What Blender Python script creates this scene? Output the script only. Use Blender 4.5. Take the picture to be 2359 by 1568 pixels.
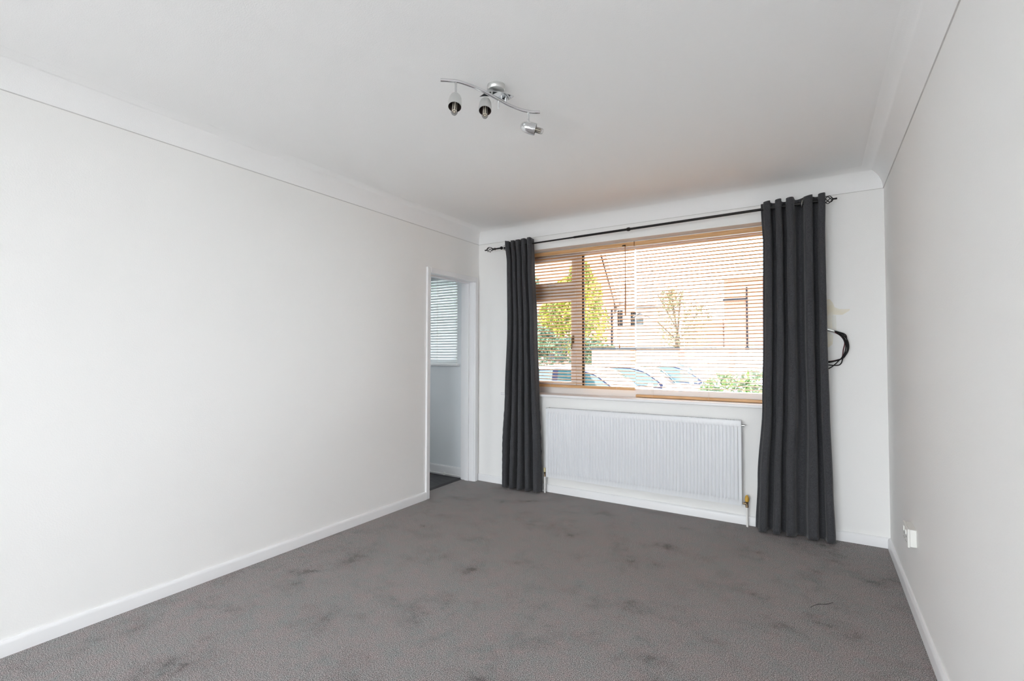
import bpy, math, random
from math import sin, cos, pi, radians as rad
from mathutils import Vector, Matrix

for o in list(bpy.data.objects):
    bpy.data.objects.remove(o)
SC = bpy.context.scene
COL = SC.collection

# ------------------------------------------------------------------ camera, sky, exposure
W, D, HC, H = 3.273, 4.019, 2.3555, 2.478      # room width, depth to window wall, cove edge, ceiling
YAW, PITCH, ROLL, FPX = 0.5530767, 0.0280346, 0.00167, 1131.22
cam_d = bpy.data.cameras.new('camera')
cam_d.sensor_width = 36.0
cam_d.lens = FPX / 2359 * 36.0
cam_d.clip_start, cam_d.clip_end = 0.05, 300
cam = bpy.data.objects.new('camera', cam_d)
COL.objects.link(cam)
fw = Vector((-sin(YAW) * cos(PITCH), cos(YAW) * cos(PITCH), sin(PITCH)))
rt = Vector((cos(YAW), sin(YAW), 0))
up = rt.cross(fw)
rt2 = rt * cos(ROLL) + up * sin(ROLL)
up2 = -rt * sin(ROLL) + up * cos(ROLL)
M = Matrix((rt2, up2, -fw)).transposed().to_4x4()
M.translation = Vector((2.8743, 0, 1.25))
cam.matrix_world = M
SC.camera = cam

world = bpy.data.worlds.new('overcast_sky')
SC.world = world
world.use_nodes = True
wn = world.node_tree
bg = wn.nodes['Background']
bg.inputs['Color'].default_value = (0.95, 0.97, 1.01, 1)
bg.inputs['Strength'].default_value = 7.5

SC.view_settings.view_transform = 'Standard'
SC.view_settings.look = 'None'
SC.view_settings.exposure = 0.88
SC.view_settings.gamma = 1.0
SC.view_settings.use_curve_mapping = False
SC.cycles.max_bounces = 14
SC.cycles.diffuse_bounces = 9
SC.cycles.glossy_bounces = 5
SC.cycles.transmission_bounces = 6
SC.cycles.transparent_max_bounces = 24
SC.cycles.sample_clamp_indirect = 8.0
SC.cycles.use_denoising = True


def portal(name, loc, size, rot):
    l = bpy.data.lights.new(name, 'AREA')
    l.shape = 'RECTANGLE'
    l.size, l.size_y = size
    l.cycles.is_portal = True
    o = bpy.data.objects.new(name, l)
    COL.objects.link(o)
    o.location = loc
    o.rotation_euler = rot


# sky portals just outside the three glazed openings (they only guide the sky's own light)
portal('sky_portal', (1.55, D + 0.30, 1.56), (2.42, 1.4), (rad(-90), 0, 0))
portal('sky_portal', (-0.78, D + 0.30, 1.62), (1.1, 1.0), (rad(-90), 0, 0))
portal('sky_portal', (1.7, -2.67, 1.14), (2.82, 2.26), (rad(90), 0, 0))

portal('sky_portal', (-2.38, 2.8, 1.4), (1.0, 0.5), (0, rad(-90), 0))

# ------------------------------------------------------------------ materials


def mat(name, color=(0.8, 0.8, 0.8), rough=0.6, metal=0.0, spec=0.5, noise=None, bump=None, extra=None):
    m = bpy.data.materials.new(name)
    m.use_nodes = True
    nt = m.node_tree
    b = nt.nodes['Principled BSDF']
    b.inputs['Base Color'].default_value = (*color, 1)
    b.inputs['Roughness'].default_value = rough
    b.inputs['Metallic'].default_value = metal
    b.inputs['Specular IOR Level'].default_value = spec
    tc = nt.nodes.new('ShaderNodeTexCoord')
    if noise:                       # (scale, color2, detail, lo, hi, stretch)
        sc_, c2, det, lo, hi, st = noise
        mp = nt.nodes.new('ShaderNodeMapping')
        mp.inputs['Scale'].default_value = st
        nt.links.new(tc.outputs['Object'], mp.inputs[0])
        n = nt.nodes.new('ShaderNodeTexNoise')
        n.inputs['Scale'].default_value = sc_
        n.inputs['Detail'].default_value = det
        nt.links.new(mp.outputs[0], n.inputs['Vector'])
        r = nt.nodes.new('ShaderNodeValToRGB')
        r.color_ramp.elements[0].position = lo
        r.color_ramp.elements[1].position = hi
        r.color_ramp.elements[0].color = (*color, 1)
        r.color_ramp.elements[1].color = (*c2, 1)
        nt.links.new(n.outputs['Fac'], r.inputs[0])
        nt.links.new(r.outputs[0], b.inputs['Base Color'])
    if bump:                        # (scale, strength, distance, detail)
        n2 = nt.nodes.new('ShaderNodeTexNoise')
        n2.inputs['Scale'].default_value = bump[0]
        n2.inputs['Detail'].default_value = bump[3]
        nt.links.new(tc.outputs['Object'], n2.inputs['Vector'])
        bp = nt.nodes.new('ShaderNodeBump')
        bp.inputs['Strength'].default_value = bump[1]
        bp.inputs['Distance'].default_value = bump[2]
        nt.links.new(n2.outputs['Fac'], bp.inputs['Height'])
        nt.links.new(bp.outputs[0], b.inputs['Normal'])
    if extra:
        extra(nt, b, tc)
    return m


def carpet_nodes(nt, b, tc):
    L = nt.links.new
    def noise(scale, det, rough=0.5):
        n = nt.nodes.new('ShaderNodeTexNoise')
        n.inputs['Scale'].default_value = scale
        n.inputs['Detail'].default_value = det
        n.inputs['Roughness'].default_value = rough
        L(tc.outputs['Object'], n.inputs['Vector'])
        return n
    def ramp(src, stops):
        r = nt.nodes.new('ShaderNodeValToRGB')
        while len(r.color_ramp.elements) < len(stops):
            r.color_ramp.elements.new(0.5)
        for e, (p, c) in zip(r.color_ramp.elements, stops):
            e.position = p
            e.color = (*c, 1)
        L(src, r.inputs[0])
        return r
    tuft = noise(320, 4, 0.9)
    r1 = ramp(tuft.outputs['Fac'], [(0.41, (0.030, 0.0285, 0.030)), (0.5, (0.190, 0.180, 0.182)), (0.59, (0.80, 0.775, 0.79))])
    hue = noise(13, 6, 0.8)
    r2 = ramp(hue.outputs['Color'], [(0.36, (0.90, 0.98, 0.96)), (0.64, (1.14, 1.0, 0.98))])
    blot = noise(3.6, 6.0, 0.72)
    r3 = ramp(blot.outputs['Fac'], [(0.30, (0.50, 0.50, 0.50)), (0.39, (0.86, 0.86, 0.86)), (0.5, (1, 1, 1))])
    mx = nt.nodes.new('ShaderNodeMix'); mx.data_type = 'RGBA'; mx.blend_type = 'MULTIPLY'
    mx.inputs[0].default_value = 1
    L(r1.outputs[0], mx.inputs[6]); L(r2.outputs[0], mx.inputs[7])
    mx2 = nt.nodes.new('ShaderNodeMix'); mx2.data_type = 'RGBA'; mx2.blend_type = 'MULTIPLY'
    mx2.inputs[0].default_value = 1
    L(mx.outputs[2], mx2.inputs[6]); L(r3.outputs[0], mx2.inputs[7])
    L(mx2.outputs[2], b.inputs['Base Color'])
    bp = nt.nodes.new('ShaderNodeBump')
    bp.inputs['Strength'].default_value = 0.5
    bp.inputs['Distance'].default_value = 0.003
    L(tuft.outputs['Fac'], bp.inputs['Height'])
    L(bp.outputs[0], b.inputs['Normal'])


def weave_nodes(nt, b, tc):
    L = nt.links.new
    mp = nt.nodes.new('ShaderNodeMapping'); mp.inputs['Scale'].default_value = (260, 90, 90)
    L(tc.outputs['Object'], mp.inputs[0])
    n = nt.nodes.new('ShaderNodeTexNoise'); n.inputs['Scale'].default_value = 1.6; n.inputs['Detail'].default_value = 2
    L(mp.outputs[0], n.inputs['Vector'])
    mp2 = nt.nodes.new('ShaderNodeMapping'); mp2.inputs['Scale'].default_value = (90, 90, 260)
    L(tc.outputs['Object'], mp2.inputs[0])
    n2 = nt.nodes.new('ShaderNodeTexNoise'); n2.inputs['Scale'].default_value = 1.6
    L(mp2.outputs[0], n2.inputs['Vector'])
    ad = nt.nodes.new('ShaderNodeMath'); ad.operation = 'ADD'
    L(n.outputs['Fac'], ad.inputs[0]); L(n2.outputs['Fac'], ad.inputs[1])
    r = nt.nodes.new('ShaderNodeValToRGB')
    r.color_ramp.elements[0].position = 0.45; r.color_ramp.elements[1].position = 0.55
    hf = nt.nodes.new('ShaderNodeMath'); hf.operation = 'MULTIPLY'; hf.inputs[1].default_value = 0.5
    L(ad.outputs[0], hf.inputs[0]); L(hf.outputs[0], r.inputs[0])
    r.color_ramp.elements[0].color = (0.044, 0.0445, 0.049, 1); r.color_ramp.elements[1].color = (0.063, 0.0635, 0.069, 1)
    L(r.outputs[0], b.inputs['Base Color'])
    n3 = nt.nodes.new('ShaderNodeTexNoise'); n3.inputs['Scale'].default_value = 14; n3.inputs['Detail'].default_value = 3
    L(tc.outputs['Object'], n3.inputs['Vector'])
    bp = nt.nodes.new('ShaderNodeBump'); bp.inputs['Strength'].default_value = 0.25; bp.inputs['Distance'].default_value = 0.02
    L(n3.outputs['Fac'], bp.inputs['Height'])
    bp2 = nt.nodes.new('ShaderNodeBump'); bp2.inputs['Strength'].default_value = 0.3; bp2.inputs['Distance'].default_value = 0.001
    L(ad.outputs[0], bp2.inputs['Height']); L(bp.outputs[0], bp2.inputs['Normal'])
    L(bp2.outputs[0], b.inputs['Normal'])
    b.inputs['Sheen Weight'].default_value = 0.15
    b.inputs['Sheen Roughness'].default_value = 0.5


def brick_nodes(nt, b, tc):
    L = nt.links.new
    mp = nt.nodes.new('ShaderNodeMapping'); mp.inputs['Rotation'].default_value = (rad(90), 0, 0)
    L(tc.outputs['Object'], mp.inputs[0])
    n = nt.nodes.new('ShaderNodeTexBrick')
    n.inputs['Scale'].default_value = 4.4
    n.inputs['Color1'].default_value = (0.33, 0.15, 0.11, 1)
    n.inputs['Color2'].default_value = (0.26, 0.11, 0.08, 1)
    n.inputs['Mortar'].default_value = (0.34, 0.30, 0.27, 1)
    n.inputs['Mortar Size'].default_value = 0.02
    L(mp.outputs[0], n.inputs['Vector'])
    L(n.outputs['Color'], b.inputs['Base Color'])


def glass_mat(name, tint=(0.97, 0.985, 0.98), refl=1.0):
    m = bpy.data.materials.new(name)
    m.use_nodes = True
    nt = m.node_tree
    nt.nodes.clear()
    out = nt.nodes.new('ShaderNodeOutputMaterial')
    mix = nt.nodes.new('ShaderNodeMixShader')
    tr = nt.nodes.new('ShaderNodeBsdfTransparent'); tr.inputs[0].default_value = (*tint, 1)
    gl = nt.nodes.new('ShaderNodeBsdfGlossy'); gl.inputs['Roughness'].default_value = 0.01
    fr = nt.nodes.new('ShaderNodeFresnel'); fr.inputs[0].default_value = 1.45
    ml = nt.nodes.new('ShaderNodeMath'); ml.operation = 'MULTIPLY'; ml.inputs[1].default_value = refl
    nt.links.new(fr.outputs[0], ml.inputs[0])
    nt.links.new(ml.outputs[0], mix.inputs[0])
    nt.links.new(tr.outputs[0], mix.inputs[1])
    nt.links.new(gl.outputs[0], mix.inputs[2])
    nt.links.new(mix.outputs[0], out.inputs[0])
    return m


MT = {
    'wall': mat('white_wall_paint', (0.87, 0.865, 0.855), 0.75, spec=0.2, bump=(160, 0.25, 0.002, 3)),
    'hall': mat('hall_wall_paint', (0.80, 0.83, 0.85), 0.75, spec=0.2, bump=(160, 0.2, 0.002, 3)),
    'ceil': mat('stippled_ceiling_paint', (0.89, 0.89, 0.89), 0.85, spec=0.15, bump=(190, 0.28, 0.0025, 3)),
    'gloss': mat('white_gloss_paint', (0.84, 0.84, 0.85), 0.32, spec=0.4, bump=(30, 0.05, 0.002, 2)),
    'crack': mat('shadow_gap_grey', (0.62, 0.61, 0.60), 0.8),
    'carpet': mat('grey_flecked_carpet', rough=0.95, spec=0.05, extra=carpet_nodes),
    'vinyl': mat('charcoal_hall_flooring', (0.045, 0.043, 0.047), 0.55, noise=(9, (0.075, 0.072, 0.076), 3, 0.4, 0.6, (1, 6, 1)), bump=(120, 0.2, 0.001, 2)),
    'strip': mat('dark_door_bar', (0.035, 0.032, 0.032), 0.6),
    'curtain': mat('charcoal_curtain_cloth', rough=0.9, spec=0.1, extra=weave_nodes),
    'black': mat('black_iron', (0.012, 0.011, 0.012), 0.42, metal=0.4, bump=(60, 0.1, 0.001, 2)),
    'rubber': mat('black_rubber', (0.012, 0.013, 0.014), 0.6),
    'chrome': mat('polished_chrome', (0.78, 0.79, 0.80), 0.07, metal=1.0, noise=(3, (0.72, 0.72, 0.73), 2, 0.4, 0.6, (1, 1, 1))),
    'nickel': mat('brushed_nickel', (0.74, 0.75, 0.74), 0.34, metal=1.0, bump=(200, 0.05, 0.0005, 2)),
    'headin': mat('lamp_inner_brown', (0.10, 0.07, 0.065), 0.5),
    'wood': mat('oak_stained_wood', (0.60, 0.33, 0.14), 0.42, noise=(5, (0.74, 0.45, 0.22), 4, 0.35, 0.65, (1, 14, 14)), spec=0.4),
    'wooddk': mat('brown_wand_wood', (0.44, 0.19, 0.07), 0.4, noise=(8, (0.50, 0.23, 0.09), 3, 0.4, 0.6, (4, 4, 1))),
    'cord': mat('beige_blind_cord', (0.68, 0.60, 0.50), 0.8),
    'rad': mat('radiator_enamel', (0.75, 0.765, 0.79), 0.3, spec=0.5),
    'frame': mat('white_window_frame', (0.82, 0.79, 0.77), 0.35, spec=0.4),
    'blindw': mat('white_blind_slats', (0.84, 0.87, 0.88), 0.4, spec=0.4),
    'plastic': mat('white_plastic', (0.80, 0.80, 0.77), 0.35),
    'cream': mat('aged_cream_plastic', (0.66, 0.58, 0.34), 0.4),
    'amber': mat('amber_plastic', (0.62, 0.36, 0.05), 0.4),
    'brass': mat('tarnished_brass', (0.22, 0.16, 0.10), 0.35, metal=0.8),
    'pipe': mat('white_painted_pipe', (0.80, 0.79, 0.77), 0.4),
    'gap': mat('pale_gripper_edge', (0.55, 0.52, 0.46), 0.7),
    'tape': mat('masking_tape', (0.82, 0.76, 0.62), 0.8, noise=(14, (0.84, 0.81, 0.73), 3, 0.35, 0.65, (1, 1, 1))),
    'tapepale': mat('pale_filler', (0.80, 0.79, 0.74), 0.8),
    'redwire': mat('dark_red_cable', (0.10, 0.012, 0.02), 0.5),
    'glass': glass_mat('window_glass'),
    'bulbglass': glass_mat('clear_bulb_cover', (0.97, 0.97, 0.97), 0.6),
    'led': mat('led_bulb_body', (0.80, 0.74, 0.62), 0.5),
    'ledchip': mat('led_chips', (0.05, 0.04, 0.035), 0.4),
    'tarmac': mat('pale_tarmac', (0.42, 0.42, 0.42), 0.9, noise=(2, (0.48, 0.48, 0.47), 5, 0.3, 0.7, (1, 1, 1))),
    'brick': mat('red_brick', (0.45, 0.22, 0.16), 0.85, extra=brick_nodes),
    'render': mat('white_render', (0.74, 0.72, 0.70), 0.85, noise=(2, (0.66, 0.64, 0.62), 4, 0.3, 0.7, (1, 1, 1))),
    'pinkrend': mat('pink_render', (0.30, 0.22, 0.19), 0.85, noise=(2, (0.26, 0.19, 0.17), 4, 0.3, 0.7, (1, 1, 1))),
    'tile': mat('grey_roof_tile', (0.11, 0.105, 0.105), 0.8, noise=(6, (0.16, 0.15, 0.15), 3, 0.4, 0.6, (1, 1, 6))),
    'coping': mat('grey_coping', (0.02, 0.024, 0.03), 0.9, spec=0.1, noise=(4, (0.035, 0.038, 0.042), 3, 0.4, 0.6, (1, 1, 1))),
    'drain': mat('black_guttering', (0.012, 0.014, 0.02), 0.8, spec=0.1),
    'winout': mat('house_window_glass', (0.05, 0.06, 0.07), 0.05, spec=0.8),
    'carsilver': mat('silver_car_paint', (0.48, 0.50, 0.55), 0.25, metal=0.3, spec=0.6),
    'carblue': mat('blue_grey_car_paint', (0.30, 0.34, 0.46), 0.22, metal=0.3, spec=0.6),
    'carwhite': mat('pale_car_paint', (0.58, 0.60, 0.64), 0.25, spec=0.6),
    'carglass': mat('tinted_car_glass', (0.02, 0.05, 0.06), 0.04, spec=0.6),
    'cartrim': mat('dark_car_trim', (0.018, 0.022, 0.045), 0.9, spec=0.05),
    'tyre': mat('tyre_rubber', (0.02, 0.02, 0.02), 0.8),
    'leafyel': mat('yellow_green_leaves', (0.10, 0.14, 0.012), 0.6, noise=(1.7, (0.30, 0.33, 0.03), 4, 0.4, 0.6, (1, 1, 1))),
    'leafdk': mat('dark_green_leaves', (0.02, 0.05, 0.032), 0.5, noise=(2.2, (0.11, 0.18, 0.10), 4, 0.4, 0.62, (1, 1, 1))),
    'leaflaurel': mat('glossy_laurel_leaves', (0.03, 0.075, 0.018), 0.22, noise=(9, (0.12, 0.20, 0.03), 3, 0.4, 0.6, (1, 1, 1)), spec=0.6),
    'leafpale': mat('olive_pale_leaves', (0.16, 0.16, 0.09), 0.7, noise=(3, (0.26, 0.25, 0.14), 3, 0.4, 0.6, (1, 1, 1))),
    'bark': mat('brown_bark', (0.09, 0.07, 0.05), 0.9, bump=(20, 0.4, 0.01, 3)),
}

# ------------------------------------------------------------------ mesh helpers


class MB:
    def __init__(s):
        s.v, s.f = [], []

    def add(s, vs, fs):
        n = len(s.v)
        s.v.extend(tuple(v) for v in vs)
        s.f.extend(tuple(i + n for i in f) for f in fs)
        return s

    def box(s, x0, x1, y0, y1, z0, z1):
        v = [(x, y, z) for z in (z0, z1) for y in (y0, y1) for x in (x0, x1)]
        return s.add(v, [(0, 2, 3, 1), (4, 5, 7, 6), (0, 1, 5, 4), (2, 6, 7, 3), (0, 4, 6, 2), (1, 3, 7, 5)])

    def tube(s, pts, r, n=10, caps=True):
        pts = [Vector(p) for p in pts]
        rs = r if isinstance(r, (list, tuple)) else [r] * len(pts)
        t0 = (pts[1] - pts[0]).normalized()
        a = Vector((0, 0, 1)) if abs(t0.z) < 0.9 else Vector((1, 0, 0))
        nrm = t0.cross(a).normalized()
        vs, fs = [], []
        for i, p in enumerate(pts):
            t = (pts[min(i + 1, len(pts) - 1)] - pts[max(i - 1, 0)]).normalized()
            nrm = (nrm - t * nrm.dot(t)).normalized()
            bn = t.cross(nrm)
            for k in range(n):
                q = 2 * pi * k / n
                vs.append(p + (nrm * cos(q) + bn * sin(q)) * rs[i])
        for i in range(len(pts) - 1):
            for k in range(n):
                k2 = (k + 1) % n
                fs.append((i * n + k, i * n + k2, (i + 1) * n + k2, (i + 1) * n + k))
        if caps:
            fs.append(tuple(reversed(range(n))))
            fs.append(tuple((len(pts) - 1) * n + k for k in range(n)))
        return s.add(vs, fs)

    def lathe(s, prof, o, axis, n=24):
        """prof: (radius, distance along axis)"""
        o, ax = Vector(o), Vector(axis).normalized()
        a = Vector((0, 0, 1)) if abs(ax.z) < 0.9 else Vector((1, 0, 0))
        u = ax.cross(a).normalized(); w = ax.cross(u)
        vs, fs = [], []
        for r, h in prof:
            for k in range(n):
                q = 2 * pi * k / n
                vs.append(o + ax * h + (u * cos(q) + w * sin(q)) * max(r, 1e-5))
        for i in range(len(prof) - 1):
            for k in range(n):
                k2 = (k + 1) % n
                fs.append((i * n + k, i * n + k2, (i + 1) * n + k2, (i + 1) * n + k))
        return s.add(vs, fs)

    def prism(s, poly, axis, a0, a1):
        """poly of 2D points extruded on axis 0,1,2"""
        def mk(p, a):
            q = list(p); q.insert(axis, a); return tuple(q)
        n = len(poly)
        vs = [mk(p, a0) for p in poly] + [mk(p, a1) for p in poly]
        fs = [tuple(range(n)), tuple(reversed(range(n, 2 * n)))]
        fs += [(i, i + n, (i + 1) % n + n, (i + 1) % n) for i in range(n)]
        return s.add(vs, fs)

    def build(s, name, m, parent=None, smooth=False, bevel=0, origin=None, seg=2):
        me = bpy.data.meshes.new(name)
        me.from_pydata(s.v, [], s.f)
        me.validate()
        import bmesh
        bm = bmesh.new(); bm.from_mesh(me)
        bmesh.ops.recalc_face_normals(bm, faces=bm.faces)
        bm.to_mesh(me); bm.free()
        me.materials.append(MT[m])
        if smooth:
            for p in me.polygons:
                p.use_smooth = True
            me.set_sharp_from_angle(angle=rad(38))
        o = bpy.data.objects.new(name, me)
        COL.objects.link(o)
        if parent is not None:
            o.parent = parent
            o.matrix_parent_inverse = Matrix.Translation(-parent_loc(parent))
        elif origin:
            ov = Vector(origin)
            for v in me.vertices:
                v.co -= ov
            o.location = ov
        if bevel:
            b = o.modifiers.new('bevel', 'BEVEL')
            b.width = bevel; b.segments = seg; b.limit_method = 'ANGLE'; b.angle_limit = rad(40)
            b.harden_normals = False
        return o


def parent_loc(p):
    # parts keep an identity world matrix, so only a top-level parent is offset
    return Vector(p.location) if p.parent is None else Vector((0, 0, 0))


def box(*a):
    return MB().box(*a)


def empty(name, loc, label, cat, group=None):
    o = bpy.data.objects.new(name, None)
    o.empty_display_size = 0.05
    COL.objects.link(o)
    o.location = loc
    tag(o, label, cat, group)
    return o


def tag(o, label, cat, group=None):
    o['label'] = label
    o['category'] = cat
    if group:
        o['group'] = group
    return o


def struct(o, label=None, cat=None):
    o['kind'] = 'structure'
    if label:
        o['label'] = label
    o['category'] = cat or o.name.split('_')[0].split('.')[0]
    return o


def wall_with_holes(name, x0, x1, y0, y1, z0, z1, holes, m, along='x'):
    """wall slab; holes are (a0,a1,z0,z1) along the wall's long axis"""
    lo, hi = (x0, x1) if along == 'x' else (y0, y1)
    xs = sorted({lo, hi} | {h[0] for h in holes} | {h[1] for h in holes})
    zs = sorted({z0, z1} | {h[2] for h in holes} | {h[3] for h in holes})
    nx, nz = len(xs), len(zs)
    def solid(i, k):
        if i < 0 or k < 0 or i >= nx - 1 or k >= nz - 1:
            return False
        cx, cz = (xs[i] + xs[i + 1]) / 2, (zs[k] + zs[k + 1]) / 2
        return not any(h[0] < cx < h[1] and h[2] < cz < h[3] for h in holes)
    b0, b1 = (y0, y1) if along == 'x' else (x0, x1)
    vid, vs, fs = {}, [], []
    def V(i, k, s):
        key = (i, k, s)
        if key not in vid:
            vid[key] = len(vs)
            b = b1 if s else b0
            vs.append((xs[i], b, zs[k]) if along == 'x' else (b, xs[i], zs[k]))
        return vid[key]
    for i in range(nx - 1):
        for k in range(nz - 1):
            if not solid(i, k):
                continue
            fs.append((V(i, k, 0), V(i + 1, k, 0), V(i + 1, k + 1, 0), V(i, k + 1, 0)))
            fs.append((V(i, k, 1), V(i, k + 1, 1), V(i + 1, k + 1, 1), V(i + 1, k, 1)))
            if not solid(i - 1, k): fs.append((V(i, k, 0), V(i, k + 1, 0), V(i, k + 1, 1), V(i, k, 1)))
            if not solid(i + 1, k): fs.append((V(i + 1, k, 0), V(i + 1, k, 1), V(i + 1, k + 1, 1), V(i + 1, k + 1, 0)))
            if not solid(i, k - 1): fs.append((V(i, k, 0), V(i, k, 1), V(i + 1, k, 1), V(i + 1, k, 0)))
            if not solid(i, k + 1): fs.append((V(i, k + 1, 0), V(i + 1, k + 1, 0), V(i + 1, k + 1, 1), V(i, k + 1, 1)))
    return MB().add(vs, fs).build(name, m)


# ------------------------------------------------------------------ room shell
YB = -2.40                     # inner face of the wall behind the camera
TW = 0.148                     # partition thickness
DO0, DO1, DOZ = 3.262, 3.958, 1.98      # rough doorway
WX0, WX1, WZ0, WZ1 = 0.36, 2.74, 0.86, 2.228
HX0, HX1, HZ0, HZ1 = -1.36, -0.272, 1.125, 2.12

ws = wall_with_holes('wall_back', -0.074, W + 0.25, D, D + 0.28, -0.5, H + 0.2, [(WX0, WX1, WZ0, WZ1)], 'wall')
struct(ws, 'white window wall at the far end of the room')
wh = wall_with_holes('wall_hall', -2.35, -0.074, D, D + 0.28, -0.5, H + 0.2, [(HX0, HX1, HZ0, HZ1)], 'hall')
struct(wh, 'pale grey-blue wall with a small window seen through the doorway')
wl = wall_with_holes('wall_left', -TW, 0, YB, D, -0.02, H + 0.1, [(DO0, DO1, -0.02, DOZ)], 'wall', along='y')
struct(wl, 'long white left wall with a doorway at its far end')
struct(box(W, W + 0.25, YB - 0.25, D, -0.5, H + 0.2).build('wall_right', 'wall'), 'white wall along the right side')
wf = wall_with_holes('wall_front', -2.35, W, YB - 0.25, YB, -0.5, H + 0.2, [(0.3, 3.10, 0.02, 2.26)], 'wall')
struct(wf, 'white wall behind the camera with an added glazed opening for daylight')
struct(wall_with_holes('wall_hall_left', -2.35, -2.2, YB, D, -0.5, H + 0.2, [(2.55, 3.05, 0.9, 1.9)], 'hall', along='y'), 'far side wall of the hall', 'wall')
struct(box(-2.2, -TW, 2.2, 2.3, -0.02, H + 0.1).build('wall_hall_front', 'hall'), 'near end wall of the hall', 'wall')
struct(box(-2.35, W + 0.25, YB - 0.25, D + 0.28, H, H + 0.15).build('ceiling', 'ceil'), 'white stippled ceiling')
struct(box(-TW, W, YB, D, -0.12, 0).build('floor', 'carpet'), 'dark grey flecked carpet')
struct(box(-2.2, -TW - 0.052, 2.3, D, -0.12, -0.006).build('floor', 'vinyl'), 'darker charcoal hall floor past the doorway', 'floor')
tag(box(-TW - 0.052, -TW, DO0 - 0.05, D, -0.12, 0.001).build('threshold_strip', 'strip', origin=(-0.17, 3.6, 0)),
    'dark strip across the foot of the doorway', 'door bar')
struct(box(-80, 80, -40, 90, -0.72, -0.52).build('ground', 'tarmac'), 'pale tarmac car park outside')

struct(box(-1.5, 5.0, YB - 4.2, YB - 0.26, -0.70, -0.10).build('patio', 'render'), 'unseen pale paving added behind the camera to bounce daylight', 'patio')  # pale slab added outside the back opening to reflect daylight indoors

# cove: quarter-round moulding with a small lip, mitred round the room
R_ = 0.122
cv = MB()
NP = 14
prof = [(0.0, HC - 0.004), (0.0045, HC - 0.004), (0.0045, HC)]
for k in range(1, NP + 1):
    a = pi / 2 * k / NP
    prof.append((0.0045 + R_ * (1 - cos(a)), HC + (H - 0.0005 - HC) * sin(a)))
prof.append((R_ + 0.02, H + 0.01))
prof.append((-0.01, H + 0.01))
prof.append((-0.01, HC - 0.004))
rings = []
for (s, z) in prof:
    rings.append([(s, YB + s, z), (W - s, YB + s, z), (W - s, D - s, z), (s, D - s, z)])
vs = [p for r in rings for p in r]
fs = []
for i in range(len(rings)):
    j = (i + 1) % len(rings)
    for k in range(4):
        k2 = (k + 1) % 4
        fs.append((i * 4 + k, i * 4 + k2, j * 4 + k2, j * 4 + k))
cv.add(vs, fs)
struct(cv.build('trim_1', 'ceil', smooth=True), 'curved white coving where walls meet the ceiling', 'trim')
# fine grey joint line along the bottom edge of the coving
gp = MB()
g0, g1 = 0.0, 0.0046
for (x0, x1, y0, y1) in ((0, W, YB, YB + g1), (0, W, D - g1, D), (0, g1, YB, D), (W - g1, W, YB, D)):
    gp.box(x0, x1, y0, y1, HC - 0.0070, HC - 0.0042)
struct(gp.build('trim_2', 'crack'), 'thin grey joint under the coving', 'trim')


def skirting(name, p0, p1, inward, m='gloss', h=0.066, t=0.016, label=None):
    """straight skirting board on the wall line p0-p1"""
    p0, p1, n = Vector(p0), Vector(p1), Vector(inward)
    prof = [(-0.001, -0.01), (t, -0.01), (t, h - 0.016), (t * 0.85, h - 0.007), (t * 0.5, h - 0.001), (-0.001, h)]
    vs = []
    for p in (p0, p1):
        for (s, z) in prof:
            q = p + n * s
            vs.append((q.x, q.y, z))
    k = len(prof)
    fs = [tuple(range(k)), tuple(reversed(range(k, 2 * k)))] + [(i, (i + 1) % k, (i + 1) % k + k, i + k) for i in range(k)]
    o = MB().add(vs, fs).build(name, m, smooth=True)
    return struct(o, label, 'baseboard')


skirting('baseboard_left', (0, YB), (0, 3.236), (1, 0), label='white skirting along the left wall')
skirting('baseboard_back', (0.0, D), (W, D), (0, -1), label='white skirting under the window')
skirting('baseboard_right', (W, YB), (W, D), (-1, 0), label='white skirting along the right wall')
skirting('baseboard_front', (0, YB), (0.27, YB), (0, 1), label='white skirting behind the camera')
skirting('baseboard_hall', (-2.2, D), (-TW - 0.02, D), (0, -1), h=0.095, label='white skirting in the hall below the small window')
# pipe and gripper line along the foot of the hall skirting
pp = empty('heating_pipe', (-1.1, D - 0.03, 0.01), 'thin pale pipe clipped along the foot of the hall skirting', 'pipe')
MB().tube([(-2.2, D - 0.032, 0.014), (-TW - 0.03, D - 0.032, 0.014)], 0.006).build('pipe_run', 'pipe', pp, smooth=True)
for x in (-0.62, -0.41, -0.9, -1.4):
    box(x - 0.006, x + 0.006, D - 0.04, D - 0.016, 0.0, 0.026).build('pipe_clip', 'plastic', pp)

# ------------------------------------------------------------------ doorway lining and architrave
door = MB()
door.box(-TW, 0.0, 3.262, 3.279, 0, 1.966)            # near jamb
door.box(-TW, 0.0, 3.941, 3.958, 0, 1.966)            # far jamb
door.box(-TW, 0.0, 3.262, 3.958, 1.966, 1.98)
d1 = door.build('door_1', 'gloss')
struct(d1, 'white painted lining of the open doorway', 'door')


def architrave(xa, xb):
    m = MB()
    m.box(xa, xb, 3.234, 3.277, 0, 2.012)
    m.box(xa, xb, 3.943, 3.986, 0, 2.012)
    m.box(xa, xb, 3.277, 3.943, 1.964, 2.012)
    return m


architrave(-0.002, 0.017).build('architrave', 'gloss', d1, bevel=0.004)
architrave(-TW - 0.017, -TW + 0.002).build('architrave', 'gloss', d1, bevel=0.004)
st = MB()
st.box(-0.104, -0.060, 3.277, 3.291, 0, 1.953).box(-0.104, -0.060, 3.929, 3.943, 0, 1.953).box(-0.104, -0.060, 3.277, 3.943, 1.951, 1.966)
st.build('door_stop', 'gloss', d1, bevel=0.002)

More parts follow.
